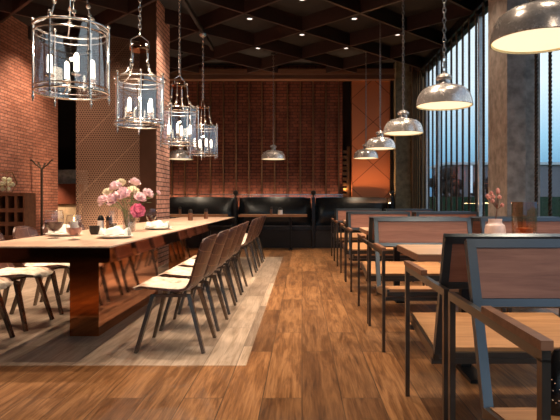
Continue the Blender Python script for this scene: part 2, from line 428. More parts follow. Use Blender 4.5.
# back wall of brick with slim metal battens standing on it
wb = struct('wall_back', MB().lim(-3.6, .95, YB, YB+.2, 0, ZC), 'brick_back', smooth=False)
for i in range(15):
    x = -3.05+.301*i
    if x < .9: MB().lim(x-.014, x+.014, YB-.055, YB-.002, 1.12, 3.88).build('batten', 'bronze_trim', wb, smooth=False)
MB().lim(-3.55, .95, YB-.085, YB-.06, 1.185, 1.205).lim(-3.55, .95, YB-.085, YB-.06, 1.135, 1.15).build('rail', 'steel_bright', wb, smooth=False)
struct('wall_alcove', MB().lim(.75, 1.37, YB+.35, YB+.45, 0, ZC).lim(.75, .95, YB+.2, YB+.35, 0, ZC).lim(1.17, 1.37, YB+.2, YB+.35, 0, ZC).lim(1.17, 2.5, YB-.05, YB+.3, 3.86, ZC), 'wall_dark', smooth=False)
al = MB()
for k in range(9):
    z = 1.15+k*.13; al.lim(.985, 1.135, YB+.22, YB+.34, z, z+.075)
struct('trim_4', al.lim(1.08, 1.135, YB+.18, YB+.33, 1.1, 2.35), 'bronze_trim', smooth=False)  # added bars imitate the orange reflection in the doorway gap
lt = light('alcove_light', 'POINT', (1.03, YB+.12, 1.35), 2.2, (1, .5, .2), .04)
struct('wall_panel', MB().lim(1.17, 2.06, YB-.06, YB+.2, 0, 3.86), 'copper_panel', smooth=False)
pc = MB()
for x in (2.07, 2.11): pc.lim(x, x+.022, YB-.12, YB+.1, 0, 3.86)
struct('trim_5', pc, 'iron_black', smooth=False)
struct('pillar_back', MB().lim(2.14, 2.50, 12.45, YB+.2, 0, ZC), 'concrete_green', smooth=False)
sl = MB()
for k in range(5): sl.lim(2.50+k*.05, 2.53+k*.05, 12.35, YB+.2, 0, ZC)
struct('trim_6', sl.lim(2.5, XR+.1, 12.6, YB+.2, 0, ZC), 'bronze_trim', smooth=False)
struct('wall_back_right', MB().lim(2.06, 2.2, YB+.1, YB+.3, 0, ZC), 'wall_dark', smooth=False)
# darker back room seen between the brick wall and the perforated screen
struct('wall_back_left', MB().lim(-7.8, -3.5, 15.6, 15.8, 0, ZC).lim(-3.6, -3.5, YB+.2, 15.8, 0, ZC).lim(-7.8, -7.7, 10.9, 15.8, 0, ZC).lim(-7.8, XL-.3, 10.8, 10.95, 0, ZC), 'wall_dark', smooth=False)
struct('trim_7', MB().lim(-7.6, -5.5, 13.6, 13.7, 0, .98), 'cream_wall', smooth=False)
struct('trim_8', MB().lim(-7.6, -5.5, 13.55, 13.72, .98, 1.48), 'red_board', smooth=False)
struct('trim_9', MB().lim(-7.6, -5.5, 13.9, 14.0, 1.3, 1.85), 'concrete_warm', smooth=False)
# perforated metal screen with a frame behind
ps = struct('partition_screen', MB().lim(-4.38, -3.02, 10.55, 10.556, .0, ZC), 'perforated_metal', smooth=False)
MB().lim(-4.38, -4.35, 10.556, 10.62, 0, ZC).lim(-3.05, -3.02, 10.556, 10.62, 0, ZC).build('frame', 'iron_black', ps, smooth=False)
# brick column with a bronze front
bc = struct('column', MB().lim(-2.53, -2.27, 8.50, 9.33, 0, ZC), 'brick_column', smooth=False)
MB().lim(-2.53, -2.275, 8.485, 8.4995, 0, ZC).build('front_panel', 'bronze_panel', bc, smooth=False)
# window side
struct('pillar_right', MB().lim(2.40, 2.62, 6.37, 7.02, 0, ZC), 'concrete_warm', smooth=False)
struct('pilaster_right', MB().lim(2.62, 2.80, 6.40, 7.02, 0, ZC), 'concrete_warm', smooth=False)
for nm, y0, y1, mull in (('window_1', 7.02, 12.8, (8.55, 11.25, 12.15)), ('window_2', YF, 6.37, (4.4, 2.2, 0.0))):
    fr = MB().lim(XR, XR+.1, y0, y1, 0, .16).lim(XR, XR+.1, y0, y1, 3.94, ZC)
    w = struct(nm, fr, 'iron_black', smooth=False)
    MB().lim(XR+.045, XR+.055, y0, y1, .16, 3.94).build('pane', 'pane_glass', w, smooth=False)
    for y in mull: MB().lim(XR+.02, XR+.09, y-.03, y+.03, .16, 3.94).build('mullion', 'mullion_white', w, smooth=False)
def twist_mb():
    mb = MB(); n = 200; vs = []; fs = []; Z1 = 3.98
    for i in range(n+1):
        a = i*PI/4.6; z = .02+(Z1-.02)*i/n
        for k in range(4):
            t = a+k*PI/2; vs.append((.021*math.cos(t), .021*math.sin(t), z))
    for i in range(n):
        for k in range(4): fs.append((i*4+k, i*4+(k+1) % 4, (i+1)*4+(k+1) % 4, (i+1)*4+k))
    return mb.add(vs, fs)
slat_proto = None
def blind(label, ys):
    global slat_proto
    b = thing('slat_blind', label, 'blind', (2.66, ys[0], 0), 0, 'twisted metal blinds at the glass wall')
    MB().lim(-.02, .02, -.1, ys[-1]-ys[0]+.1, 3.955, 3.985).build('head_rail', 'iron_black', b, smooth=False)
    for y in ys:
        if slat_proto is None: slat_proto = o = twist_mb().build('slat', 'iron_bronze', b, smooth=False)
        else: o = slat_proto.copy(); COL.objects.link(o); o.parent = b
        o.location = (0, y-ys[0], 0)
plain('iron_bronze', (.06, .042, .03), .45, .7)
blind('upright twisted dark metal slats before the large glass wall behind the concrete pillar', [7.28+.345*k for k in range(15)])
blind('upright twisted dark metal slats at the glass on the near side of the concrete pillar', [4.8+.345*k for k in range(5)])

# ------------------------------------------------------------------ outside the glass
struct('lawn', MB().lim(3.0, 90, -60, 160, -.5, -.3), 'lawn', smooth=False)
def blob_tree(name, x, y, rx, rz, zc, seed, mat, label, cat, trunk=True, group=None):
    r = random.Random(seed); t = thing(name, label, cat, (x, y, -.3), 0, group)
    mb = MB()
    for k in range(26):
        a = r.random()*2*PI; q = math.sqrt(r.random()); zz = (r.random()*2-1)*.8
        mb.ball((rx*q*math.cos(a)*math.sqrt(1-zz*zz), rx*q*math.sin(a)*math.sqrt(1-zz*zz), zc+rz*zz), rx*(.28+.2*r.random()), 10)
    mb.build('crown', mat, t)
    if trunk: MB().tube([(0, 0, 0), (.05, 0, zc*.5), (0, 0, zc)], [.2, .16, .1], 8).build('trunk', 'twig', t)
    return t
blob_tree('tree', 12.2, 46, 1.2, 1.5, 2.7, 1, 'tree_dark', 'dark bushy tree on the lawn outside, in front of the white-edged roof', 'tree')
blob_tree('tree', 10.0, 49, 1.0, 1.2, 2.0, 2, 'tree_dark', 'lower dark tree outside, left of the bushy one in front of the roof', 'tree')
blob_tree('tree', 14.3, 43, .8, 1.2, 2.2, 3, 'tree_dark', 'dark tree outside beside the lit white sign', 'tree')
hb = MB().lim(8, 40, 38, 39, -.3, 1.35)
tag(hb.build('hedge', 'hedge', smooth=False), 'long clipped green hedge across the lawn outside the window', 'hedge')
hs = thing('house', 'low house with white roof edge seen through the slats of the window', 'house', (18, 55, -.3))
MB().lim(-3.3, 12, 0, 6, 0, 5.0).build('wall', 'house_wall', hs, smooth=False)
MB().lim(-3.6, 12.3, -.3, 6.3, 5.0, 5.25).build('roof', 'white_paint', hs, smooth=False)
sg = thing('sign', 'lit white upright sign outside at the right of the dark trees', 'sign', (11.6, 38 -.6, -.3))
MB().lim(-.03, .03, -.03, .03, 0, 1.6).build('post', 'iron_black', sg, smooth=False)
MB().lim(-.11, .11, -.05, .05, 1.9, 3.8).build('panel', 'sign_light', sg, smooth=False)

# ------------------------------------------------------------------ ceiling spots
vis = [(0, 1, 'on the ceiling axis, farther of the two there'), (0, 3, 'on the ceiling axis, nearer of the two there'),
       (-1, 0, 'left of the axis, closest to the back cornice'), (1, 0, 'right of the axis, closest to the back cornice'),
       (-1, 2, 'left of the axis, second from the back cornice'), (1, 2, 'right of the axis, second from the back cornice'),
       (2, 1, 'next to the window wall, above the far tables')]
for i, j, d in vis:
    x, y = i*HP, 11.3-HP*j
    t = thing('ceiling_spotlight', 'small round recessed white ceiling spotlight ' + d, 'ceiling light', (x, y, ZC), 0, 'recessed spots in the coffered ceiling')
    MB().lathe([(.065, -.02), (.065, -.002), (.045, -.002), (.045, -.02)], n=20, capb=False, capt=False).build('trim_ring', 'silver', t)
    MB().lathe([(.001, -.012), (.045, -.012)], n=20, capb=False, capt=False).build('lens', 'spot_disc', t)

# ------------------------------------------------------------------ long copper table
lt = thing('long_table', 'long dining table with pale wood top and mirror copper apron on copper pedestals', 'table', (0, 0, 0))
TX0, TX1, TY0, TY1 = -2.17, -1.225, 3.47, 9.86
MB().lim(TX0, TX1, TY0, TY1, .751, .76).build('tabletop', 'table_top', lt, bevel=.002)
MB().lim(TX0+.002, TX1-.002, TY0+.002, TY1-.002, .655, .751).build('apron', 'copper_mirror', lt, bevel=.002)
for y0, y1 in ((4.22, 5.95), (7.35, 9.1)):
    MB().lim(-1.80, -1.575, y0, y1, .0, .655).build('pedestal', 'copper_mirror', lt, bevel=.002)

# ------------------------------------------------------------------ side chairs (front = local +x)
def prof(u):
    P = [(.265, .405), (.20, .425), (.06, .415), (-.06, .405), (-.125, .42), (-.165, .47), (-.195, .55), (-.23, .65), (-.265, .74), (-.285, .805)]
    t = u*(len(P)-1); i = min(int(t), len(P)-2); f = t-i
    return P[i][0]*(1-f)+P[i+1][0]*f, P[i][1]*(1-f)+P[i+1][1]*f
def shell(u, v):
    x, z = prof(u); w = v*2-1
    hw = .235 if u < .55 else .235-.035*((u-.55)/.45)**2
    if u > .9: hw -= .02*((u-.9)/.1)**2
    if u < .22: hw -= .085*(1-u/.22)**2
    b = max(0, (u-.35)/.65)
    x += .05*b*w*w; z += .022*(1-b)*w*w - .018*(abs(w)**3 if u > .93 else 0)
    return (x, w*hw, z)
def pad(u, v):
    w = v*2-1; x, z = prof(u*.50)
    hw = (.208+.012*math.sin(u*17)+.010*math.sin(u*31+1))*(1-.45*max(0, 1-u/.30)**2)
    e = max(0, 1-abs(w)**4)*max(0, 1-abs(2*u-1)**6)
    x += (.012*math.sin(w*9)+.02) if u < .05 else 0
    return (x, w*hw, z+.008+.045*e+.006*math.sin(w*11+u*13)*e+.022*w*w)
def make_side_chair():
    t = thing('dining_chair', '', 'chair')
    MB().grid(shell, 26, 12).build('seat_shell', 'patch_leather', t, thick=.016)
    MB().grid(pad, 22, 14).build('seat_pad', 'cream_hide', t, thick=.012)
    for sx, bx in ((1, .235), (-1, -.235)):
        for sy in (1, -1):
            MB().bar((sx*.125, sy*.165, .395), (bx, sy*.215, 0), .050, .028, (1, 0, 0), .034, .022).build('leg', 'leg_steel', t, bevel=.003)
    MB().bar((.13, .165, .39), (-.13, .165, .39), .03, .02).bar((.13, -.165, .39), (-.13, -.165, .39), .03, .02)\
        .bar((0, .165, .385), (0, -.165, .385), .05, .016).build('under_frame', 'leg_steel', t, bevel=.003)
    return t
plain('leg_steel', (.19, .155, .13), .26, .9, .06, 9)
sc0 = make_side_chair(); used = False
def place_side(x, y, rz, label, group):
    global used
    if not used:
        used = True; sc0.location = (x, y, 0); sc0.rotation_euler = (0, 0, rz); sc0['label'] = label; sc0['group'] = group; return
    dup(sc0, (x, y, 0), rz, label, group)
ys1 = [3.97, 4.61, 5.25, 5.86, 6.47, 7.76, 8.38, 9.0, 9.6]
for k, y in enumerate(ys1):
    if k < 5: lab = 'brown leather chair on aisle side of long table, %s from the front' % ORD[k]
    else: lab = 'brown leather chair, %s of the far cluster beyond the gap, aisle side' % ORD[k-5]
    place_side(-.905+random.uniform(-.008, .008), y, PI+random.uniform(-.03, .03), lab, 'chairs along the aisle side of the long table')
for k, y in enumerate([3.97, 4.61, 5.25, 5.86, 6.47]):
    place_side(-2.46+random.uniform(-.01, .01), y, random.uniform(-.04, .04), 'brown chair on brick wall side of long table, %s from the front' % ORD[k], 'chairs along the wall side of the long table')

# ------------------------------------------------------------------ armchairs (front = local +y, origin at the back centre)
def make_armchair():
    t = thing('armchair', '', 'chair'); hw = .396
    A = Vector((0, .33, .372)); B = Vector((0, .144, .909)); d = (B-A).normalized(); nrm = Vector((0, d.z, -d.y))
    def P(x, s): return Vector((x, 0, 0))+A.lerp(B, s)
    L = (B-A).length
    fr = MB()
    for sx in (-1, 1): fr.bar(P(sx*(hw-.016), 0), P(sx*(hw-.016), 1), .032, .034, nrm)
    for s_, wd in ((1-.016/L, .032), (.60, .028)): fr.bar(P(-hw, s_), P(hw, s_), .034, wd, d)
    fr.build('back_frame', 'steel_blue_reflection', t, bevel=.002)
    MB().bar(P(-hw+.034, .797), P(hw-.034, .797), .022, L*.335, d).build('back_panel', 'panel_wood', t, bevel=.002)
    F = Vector((0, .865, .43)); sd = (F-A).normalized()
    R = Matrix.Rotation(math.atan2(sd.z, sd.y), 3, 'X')
    MB().box((A+F)/2+Vector((0, .015, .002)), (2*hw-.03, (F-A).length-.03, .022), R).build('seat', 'tan_wood', t, bevel=.003)
    sf = MB()
    for sx in (-1, 1): sf.bar(A+Vector((sx*(hw-.012), 0, -.016)), F+Vector((sx*(hw-.012), 0, -.016)), .026, .045, (0, 0, 1))
    for q in (.05, .985): sf.bar(A.lerp(F, q)+Vector((-hw, 0, -.022)), A.lerp(F, q)+Vector((hw, 0, -.022)), .03, .03, (0, 0, 1))
    sf.build('seat_frame', 'steel_dark', t, bevel=.002)
    for sx in (-1, 1):
        X = sx*.417
        MB().lim(X-.0105, X+.0105, .03, .058, 0, .68).build('leg', 'steel_dark', t, bevel=.002)
        MB().lim(X-.0105, X+.0105, .815, .843, 0, .68).build('leg', 'steel_dark', t, bevel=.002)
        ab = MB().lim(X-.0105, X+.0105, .03, .843, .674, .704).build('armrest', 'steel_dark', t, bevel=.002)
        MB().lim(X-.0135, X+.016, .43, .85, .704, .727).build('arm_pad', 'edge_wood', ab, bevel=.003)
    MB().bar((-.403, .35, .33), (.403, .35, .33), .024, .024).build('cross_rail', 'steel_dark', t, bevel=.002)
    MB().bar((-.403, .829, .37), (.403, .829, .37), .024, .024).build('cross_rail', 'steel_dark', t, bevel=.002)
    return t
ac0 = make_armchair(); aused = False
ROWS = [2.108, 4.62, 7.12, 9.58]
TN = ['table with the pink vase', 'second table', 'third table', None]
for r, yr in enumerate(ROWS):
    for c, xc in enumerate((.985, 1.86)):
        if r == 0 and c == 1: continue
        side = 'aisle side' if c == 0 else 'window side'
        for fc in (0, 1):                       # 0: faces away from the viewer, 1: faces the viewer
            if fc == 0:
                lab = 'armchair with its rear to the viewer, %s, before the %s' % (side, TN[r]) if TN[r] else \
                      'armchair with its rear to the viewer, %s, last before the banquettes' % side
            elif r == 0: lab = 'closest armchair, facing the viewer, with a black handbag on its wood seat'
            else: lab = 'armchair facing the viewer, %s, behind the %s' % (side, TN[r-1])
            g = 'armchairs at the window-side tables'
            if not aused: aused = True; o = ac0; o.location = (xc, yr, 0); o['label'] = lab; o['group'] = g
            else: o = dup(ac0, (xc, yr, 0), 0, lab, g)
            if fc: o.rotation_euler = (0, 0, PI)

# ------------------------------------------------------------------ window-side tables
tb0 = None
for k, (y, lab) in enumerate(((3.41, 'square-edged wood table carrying the pink vase and the amber glass'), (5.87, 'empty wood table between armchairs, second from the front by the window'), (8.35, 'empty wood table between armchairs, third from the front by the window'))):
    if tb0 is None:
        t = tb0 = thing('dining_table', lab, 'table', (0, y, 0), 0, 'wood tables along the window')
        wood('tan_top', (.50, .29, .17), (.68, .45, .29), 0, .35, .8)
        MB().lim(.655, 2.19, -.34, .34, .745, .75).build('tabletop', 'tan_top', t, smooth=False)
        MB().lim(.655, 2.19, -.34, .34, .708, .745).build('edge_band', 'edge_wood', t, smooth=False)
        for x in (1.02, 1.83):
            MB().lim(x-.03, x+.03, -.03, .03, .02, .708).build('leg', 'iron_black', t, bevel=.003)
            MB().lim(x-.05, x+.05, -.28, .28, 0, .02).build('foot', 'iron_black', t, bevel=.003)
    else: dup(tb0, (0, y, 0), 0, lab)

# ------------------------------------------------------------------ dome pendants
def make_pendant(ztop):
    t = thing('pendant_lamp', '', 'lamp'); z = 1.95
    pr = [(.262, 0), (.265, .004), (.262, .022), (.256, .06), (.244, .10), (.221, .14), (.180, .173), (.118, .193), (.062, .199)]
    inn = [(.058, .187), (.105, .18), (.158, .162), (.20, .132), (.227, .095), (.243, .057), (.254, .02), (.258, .0)]
    MB().lathe([(r, z+h) for r, h in pr], n=40, capb=False, capt=False).build('shade', 'aged_zinc', t)
    li = MB().lathe([(r, z+h) for r, h in inn], n=40, capb=True, capt=False).build('shade_lining', 'enamel_cream', t)
    MB().lathe([(.001, z+.012), (.250, z+.012)], n=40, capb=False, capt=False).build('diffuser', 'diffuser', t)
    MB().lathe([(.058, z+.19), (.062, z+.205), (.054, z+.215), (.052, z+.245), (.074, z+.255), (.078, z+.266), (.066, z+.290), (.034, z+.308), (.014, z+.314), (.01, z+.335)], n=24).build('cap', 'aged_zinc', t)
    MB().chain(0, 0, z+.325, ztop).build('chain', 'steel_chain', t)
    MB().lathe([(.06, ztop-.03), (.062, ztop)], n=20).build('canopy', 'iron_black', t)
    return t
plain('steel_chain', (.30, .27, .25), .35, 1.0)
pend = [((1.34, 3.08), 'large zinc dome pendant cut by the upper right corner'), ((1.35, 5.17), 'zinc dome pendant, second from the front of the window row'),
        ((1.35, 7.27), 'zinc dome pendant, third from the front of the window row'), ((1.35, 9.4), 'zinc dome pendant, fourth from the front of the window row'),
        ((1.35, 11.5), 'small far zinc dome pendant before the orange copper panel'), ((-.617, 11.75), 'zinc dome pendant alone before the middle of the back brick wall'),
        ((-2.62, 11.75), 'zinc dome pendant partly behind the glass lanterns beside the brick column')]
p0 = None
for (x, y), lab in pend:
    if p0 is None: p0 = o = make_pendant(ZC-.002); o.location = (x, y, 0); o['label'] = lab; o['group'] = 'dome pendants on chains'
    else: o = dup(p0, (x, y, 0), random.random()*6, lab)
    light('pendant_bulb_light', 'SPOT', (x, y, 1.95), 48, (1, .80, .56), .12, angle=125, blend=.7)

# ------------------------------------------------------------------ glass lanterns over the long table
def make_lantern(ztop):
    t = thing('lantern_chandelier', '', 'chandelier'); R = .26; z0, z1 = 1.85, 2.33
    MB().lathe([(R-.012, z0+.005), (R-.012, z1-.005)], n=40, capb=False, capt=False).build('glass_cylinder', 'lantern_glass', t)
    MB().ring((0, 0, z0), R, .008, 40, 8).ring((0, 0, z0+.035), R-.004, .005, 40, 6).build('lower_ring', 'silver', t)
    MB().ring((0, 0, z1), R, .008, 40, 8).ring((0, 0, z1-.05), R-.004, .005, 40, 6).build('upper_ring', 'silver', t)
    for k in range(6):
        a = k*PI/3+.35; c, s_ = math.cos(a), math.sin(a)
        MB().tube([(R*c, R*s_, z0-.02), (R*c, R*s_, z1+.03)], .007, 8).ball((R*c, R*s_, z1+.04), .014, 8).ball((R*c, R*s_, (z0+z1)/2+.02), .012, 8, 1.3)\
            .ball((R*c, R*s_, z0-.035), .012, 8, 1.4).tube([(R*c, R*s_, z0-.04), (R*c, R*s_, z0-.075)], [.009, .003], 6).build('rod', 'silver', t)
    cr = MB()
    for k in range(4):
        a = k*PI/2+.5; c, s_ = math.cos(a), math.sin(a)
        cr.tube([(R*c, R*s_, z1), (R*.74*c, R*.74*s_, z1+.035), (R*.52*c, R*.52*s_, z1+.085), (R*.44*c, R*.44*s_, z1+.18), (R*.40*c, R*.40*s_, z1+.33)], .006, 6)
        cr.ball((R*.56*c, R*.56*s_, z1+.085), .020, 8).ball((R*.40*c, R*.40*s_, z1+.345), .018, 8).ball((R*.45*c, R*.45*s_, z1+.18), .018, 8)
    cr.build('crown', 'silver', t)
    MB().lathe([(.10, z1+.30), (.104, z1+.31), (.10, z1+.33), (.03, z1+.345), (.012, z1+.36)], n=20).build('crown_disc', 'copper_mirror', t)
    MB().tube([(-.10, 0, z1+.33), (-.09, 0, z1+.41), (0, 0, z1+.47), (.09, 0, z1+.41), (.10, 0, z1+.33)], .006, 6).ball((0, 0, z1+.475), .016, 8).build('bail', 'silver', t)
    for k in range(4):
        a = k*PI/2+.62; c, s_ = .15*math.cos(a), .15*math.sin(a)
        cd = MB().tube([(c*1.72, s_*1.72, 1.888), (c*1.4, s_*1.4, 1.90), (c*1.1, s_*1.1, 1.915), (c, s_, 1.95)], .005, 6).lathe([(.006, 1.945), (.034, 1.958), (.036, 1.964), (.012, 1.96)], (c, s_, 0), 14)\
            .lathe([(.011, 1.96), (.011, 1.985)], (c, s_, 0), 10).build('candle_arm', 'silver', t)
        MB().lathe([(.018, 1.985), (.018, 2.095), (.012, 2.112), (.003, 2.118)], (c, s_, 0), 12).build('bulb', 'bulb', cd)
    MB().chain(0, 0, z1+.485, ztop-.03).build('chain', 'silver', t)
    MB().lathe([(.012, ztop-.06), (.05, ztop-.045), (.062, ztop-.02), (.065, ztop)], n=20).build('canopy', 'silver', t)
    return t
l0 = None
for k, y in enumerate((4.04, 5.74, 7.6, 9.4)):
    lab = 'cylindrical glass lantern with candle bulbs over the long table, %s from the front' % ORD[k]
    if l0 is None: l0 = o = make_lantern(3.93); o.location = (-1.71, y, 0); o['label'] = lab; o['group'] = 'glass lanterns over the long table'
    else: o = dup(l0, (-1.71, y, 0), k*.5, lab)
    light('lantern_light', 'POINT', (-1.71, y, 2.22), 19, (1, .80, .58), .012)

# ------------------------------------------------------------------ banquettes, dividers, booth tables
bq0 = None
for x, lab in ((-.617, 'black leather banquette behind the table with two small jars, middle of the back wall'), (-2.363, 'black leather banquette left of the middle divider post, behind the long table'), (1.13, 'black leather banquette at the right, under the orange copper panel')):
    if bq0 is None:
        t = bq0 = thing('banquette', lab, 'sofa', (x, 12.15, 0), 0, 'black banquettes along the back wall')
        MB().lim(-.83, .83, .02, .5, 0, .40).build('base', 'leather_base', t, bevel=.01)
        MB().lim(-.83, .83, 0, .46, .40, .50).build('seat', 'leather_black', t, bevel=.035)
        def bk(u, v):
            xx = -.81+1.62*u; s_ = math.sin(PI*v)
            return (xx, .40-.05*s_*(1-abs(2*u-1)**8)+.06*v, .49+.62*v)
        MB().grid(bk, 24, 12).build('backrest', 'leather_black', t, thick=.08)
        MB().lim(-.8, .8, -.004, .006, .485, .50).build('piping', 'steel_dark', t)
    else: dup(bq0, (x, 12.15, 0), 0, lab)
dv0 = None
for x, lab in ((-1.49, 'black divider post with round ball top, left of the middle banquette'), (.256, 'black divider post with round ball top, right of the middle banquette'), (2.012, 'black divider post with ball top beside the concrete pillar')):
    if dv0 is None:
        t = dv0 = thing('divider_post', lab, 'post', (x, 12.12, 0), 0, 'ball-topped dividers between the banquettes')
        MB().lim(-.035, .035, 0, .62, 0, 1.13).build('panel', 'leather_black', t, bevel=.012)
        MB().lathe([(.03, 1.125), (.02, 1.15), (.018, 1.19)], (0, .06, 0), 16).build('neck', 'iron_black', t)
        MB().ball((0, .06, 1.235), .058, 18).build('ball', 'iron_black', t)
    else: dup(dv0, (x, 12.12, 0), 0, lab)
bt0 = None
for x, lab in ((-.617, 'narrow wood table before the middle banquette, carrying two small jars'), (-2.363, 'narrow wood table before the left banquette, beyond the end of the long table')):
    if bt0 is None:
        t = bt0 = thing('booth_table', lab, 'table', (x, 11.75, 0), 0, 'narrow tables before the banquettes')
        MB().lim(-.725, .725, -.3, .3, .715, .76).build('tabletop', 'booth_wood', t, bevel=.004)
        for lx in (-.37, .37):
            MB().lim(lx-.022, lx+.022, -.022, .022, .015, .715).build('leg', 'iron_black', t, smooth=False)
            MB().lim(lx-.04, lx+.04, -.24, .24, 0, .015).build('foot', 'iron_black', t, smooth=False)
    else: dup(bt0, (x, 11.75, 0), 0, lab)

# ------------------------------------------------------------------ shakers and jars
def shaker(x, y, z, h, r, mat, label, cat='shaker', group=None):
    t = thing('shaker', label, cat, (x, y, z), 0, group)
    MB().lathe([(r, 0), (r*1.03, h*.04), (r*.92, h*.68)], n=16).build('body', mat, t)
    MB().lathe([(r*.95, h*.68), (r*.98, h*.74), (r*.8, h*.93), (r*.4, h)], n=16).build('cap', 'iron_black', t)
    return t
shaker(-.66, 11.7, .76, .17, .026, 'pepper', 'slim brown shaker on the middle booth table, left of the white jar')
shaker(-.465, 11.68, .76, .145, .05, 'salt', 'stout white jar with dark lid on the middle booth table', 'jar')
shaker(-2.62, 11.7, .76, .17, .03, 'pepper', 'brown shaker on the left booth table beside the brick column')
shaker(-1.66, 8.1, .76, .165, .036, 'pepper', 'dark-capped brown shaker on the long table, nearer of the far two')
shaker(-1.57, 8.9, .76, .165, .034, 'pepper', 'dark-capped brown shaker on the far end of the long table')
shaker(-1.945, 5.26, .76, .15, .03, 'salt', 'glass salt mill with black cap left of the peonies, left one of two')
shaker(-1.87, 5.28, .76, .15, .03, 'pepper', 'glass pepper mill with black cap left of the peonies, right one of two')

# ------------------------------------------------------------------ table settings
def plate(x, y, r, label):
    return tag(MB().lathe([(.001, .004), (r*.6, .004), (r*.66, 0), (r*.72, .004), (r, .018), (r*.99, .022), (r*.70, .010), (.001, .010)], n=36, capb=False, capt=False).build('plate', 'china', None), label, 'plate', 'white plates on the long table')
def napkin(x, y, z, rz, label):
    def fn(u, v):
        a = u*2-1; b = v*2-1
        return (a*.115, b*.05*(1-.25*a*a), .012+.046*(1-b*b)*(1+.3*math.cos(a*5))+.006*math.sin(a*9+b*4))
    o = MB().grid(fn, 18, 10).build('napkin', 'linen', None, thick=.012); o.location = (x, y, z); o.rotation_euler = (0, 0, rz)
    return tag(o, label, 'napkin', 'folded linen napkins on the plates')
for x, y, lab in ((-1.99, 4.55, 'on the plate behind the wine glass'), (-1.47, 4.28, 'on the plate at the table corner, below the peonies'), (-1.47, 5.55, 'on the plate by the brick column end, right of the peonies')):
    p = plate(x, y, .145, 'white round plate %s' % lab.replace('on the plate ', '')); p.location = (x, y, .7605)
    p['label'] = 'white round plate ' + lab.replace('on the plate ', '')
    napkin(x, y+.01, .769, .25 if x < -1.6 else -.1, 'folded white linen napkin ' + lab)

def lathe_part(name, pr, mat, parent, n=28, cb=False, ct=False): return MB().lathe(pr, n=n, capb=cb, capt=ct).build(name, mat, parent)
t = thing('wine_glass', 'large round wine glass with dark red wine beside the candle glass', 'glass', (-1.93, 4.24, .76))
lathe_part('bowl', [(.004, .048), (.03, .056), (.058, .085), (.071, .125), (.070, .165), (.062, .215)], 'clear_glass', t)
lathe_part('foot', [(.045, .0), (.045, .004), (.012, .01), (.006, .02), (.005, .048)], 'clear_glass', t, cb=True)
lathe_part('wine', [(.003, .052), (.029, .060), (.056, .087), (.068, .125), (.001, .125)], 'wine', t)
MB().ring((0, 0, .215), .062, .0016, 32, 6).ring((0, 0, .048), .006, .003, 12, 6).build('rim', 'rim_glass', t)
t = thing('candle_glass', 'footed glass with lit white candle over rose wax at the front of the long table', 'candle', (-1.70, 4.06, .76))
lathe_part('bowl', [(.004, .03), (.03, .035), (.052, .06), (.058, .10), (.055, .15), (.05, .185)], 'clear_glass', t)
lathe_part('foot', [(.042, 0), (.042, .004), (.010, .01), (.007, .03)], 'clear_glass', t, cb=True)
MB().ring((0, 0, .185), .050, .0016, 32, 6).build('rim', 'rim_glass', t)
lathe_part('wax', [(.003, .033), (.029, .038), (.050, .062), (.056, .09), (.001, .09)], 'rose_wax', t)
lathe_part('candle', [(.028, .088), (.028, .138), (.001, .138)], 'candle_wax', t)
lathe_part('flame', [(.001, .140), (.005, .148), (.004, .158), (.0005, .172)], 'flame', t, 10)
t = thing('drinking_glass', 'tall glass half full of dark drink in front of the peony vase', 'glass', (-1.74, 5.02, .76))
lathe_part('body', [(.03, 0), (.032, .004), (.036, .10), (.041, .20)], 'clear_glass', t, cb=True)
lathe_part('drink', [(.029, .005), (.034, .085), (.001, .085)], 'dark_drink', t, cb=True)
t = thing('wine_glass', 'round glass with a little dark wine right of the peonies by the brick column', 'glass', (-1.62, 5.85, .76))
lathe_part('bowl', [(.004, .065), (.03, .075), (.05, .105), (.055, .14), (.05, .21)], 'clear_glass', t)
lathe_part('foot', [(.038, 0), (.038, .004), (.008, .012), (.006, .065)], 'clear_glass', t, cb=True)
lathe_part('wine', [(.003, .068), (.029, .078), (.048, .106), (.053, .135), (.001, .135)], 'wine', t)
t = thing('tumbler', 'small clear tumbler below the hot pink peony', 'glass', (-1.60, 5.12, .76))
lathe_part('body', [(.028, 0), (.03, .003), (.036, .09)], 'clear_glass', t, cb=True)
o = MB().lathe([(.03, 0), (.042, .03), (.045, .075), (.040, .075), (.037, .03), (.001, .012)], n=24, capb=True, capt=False).build('bowl', 'iron_black', None)
o.location = (-1.80, 4.72, .76); tag(o, 'small dark cup-shaped bowl left of the two mills', 'bowl')

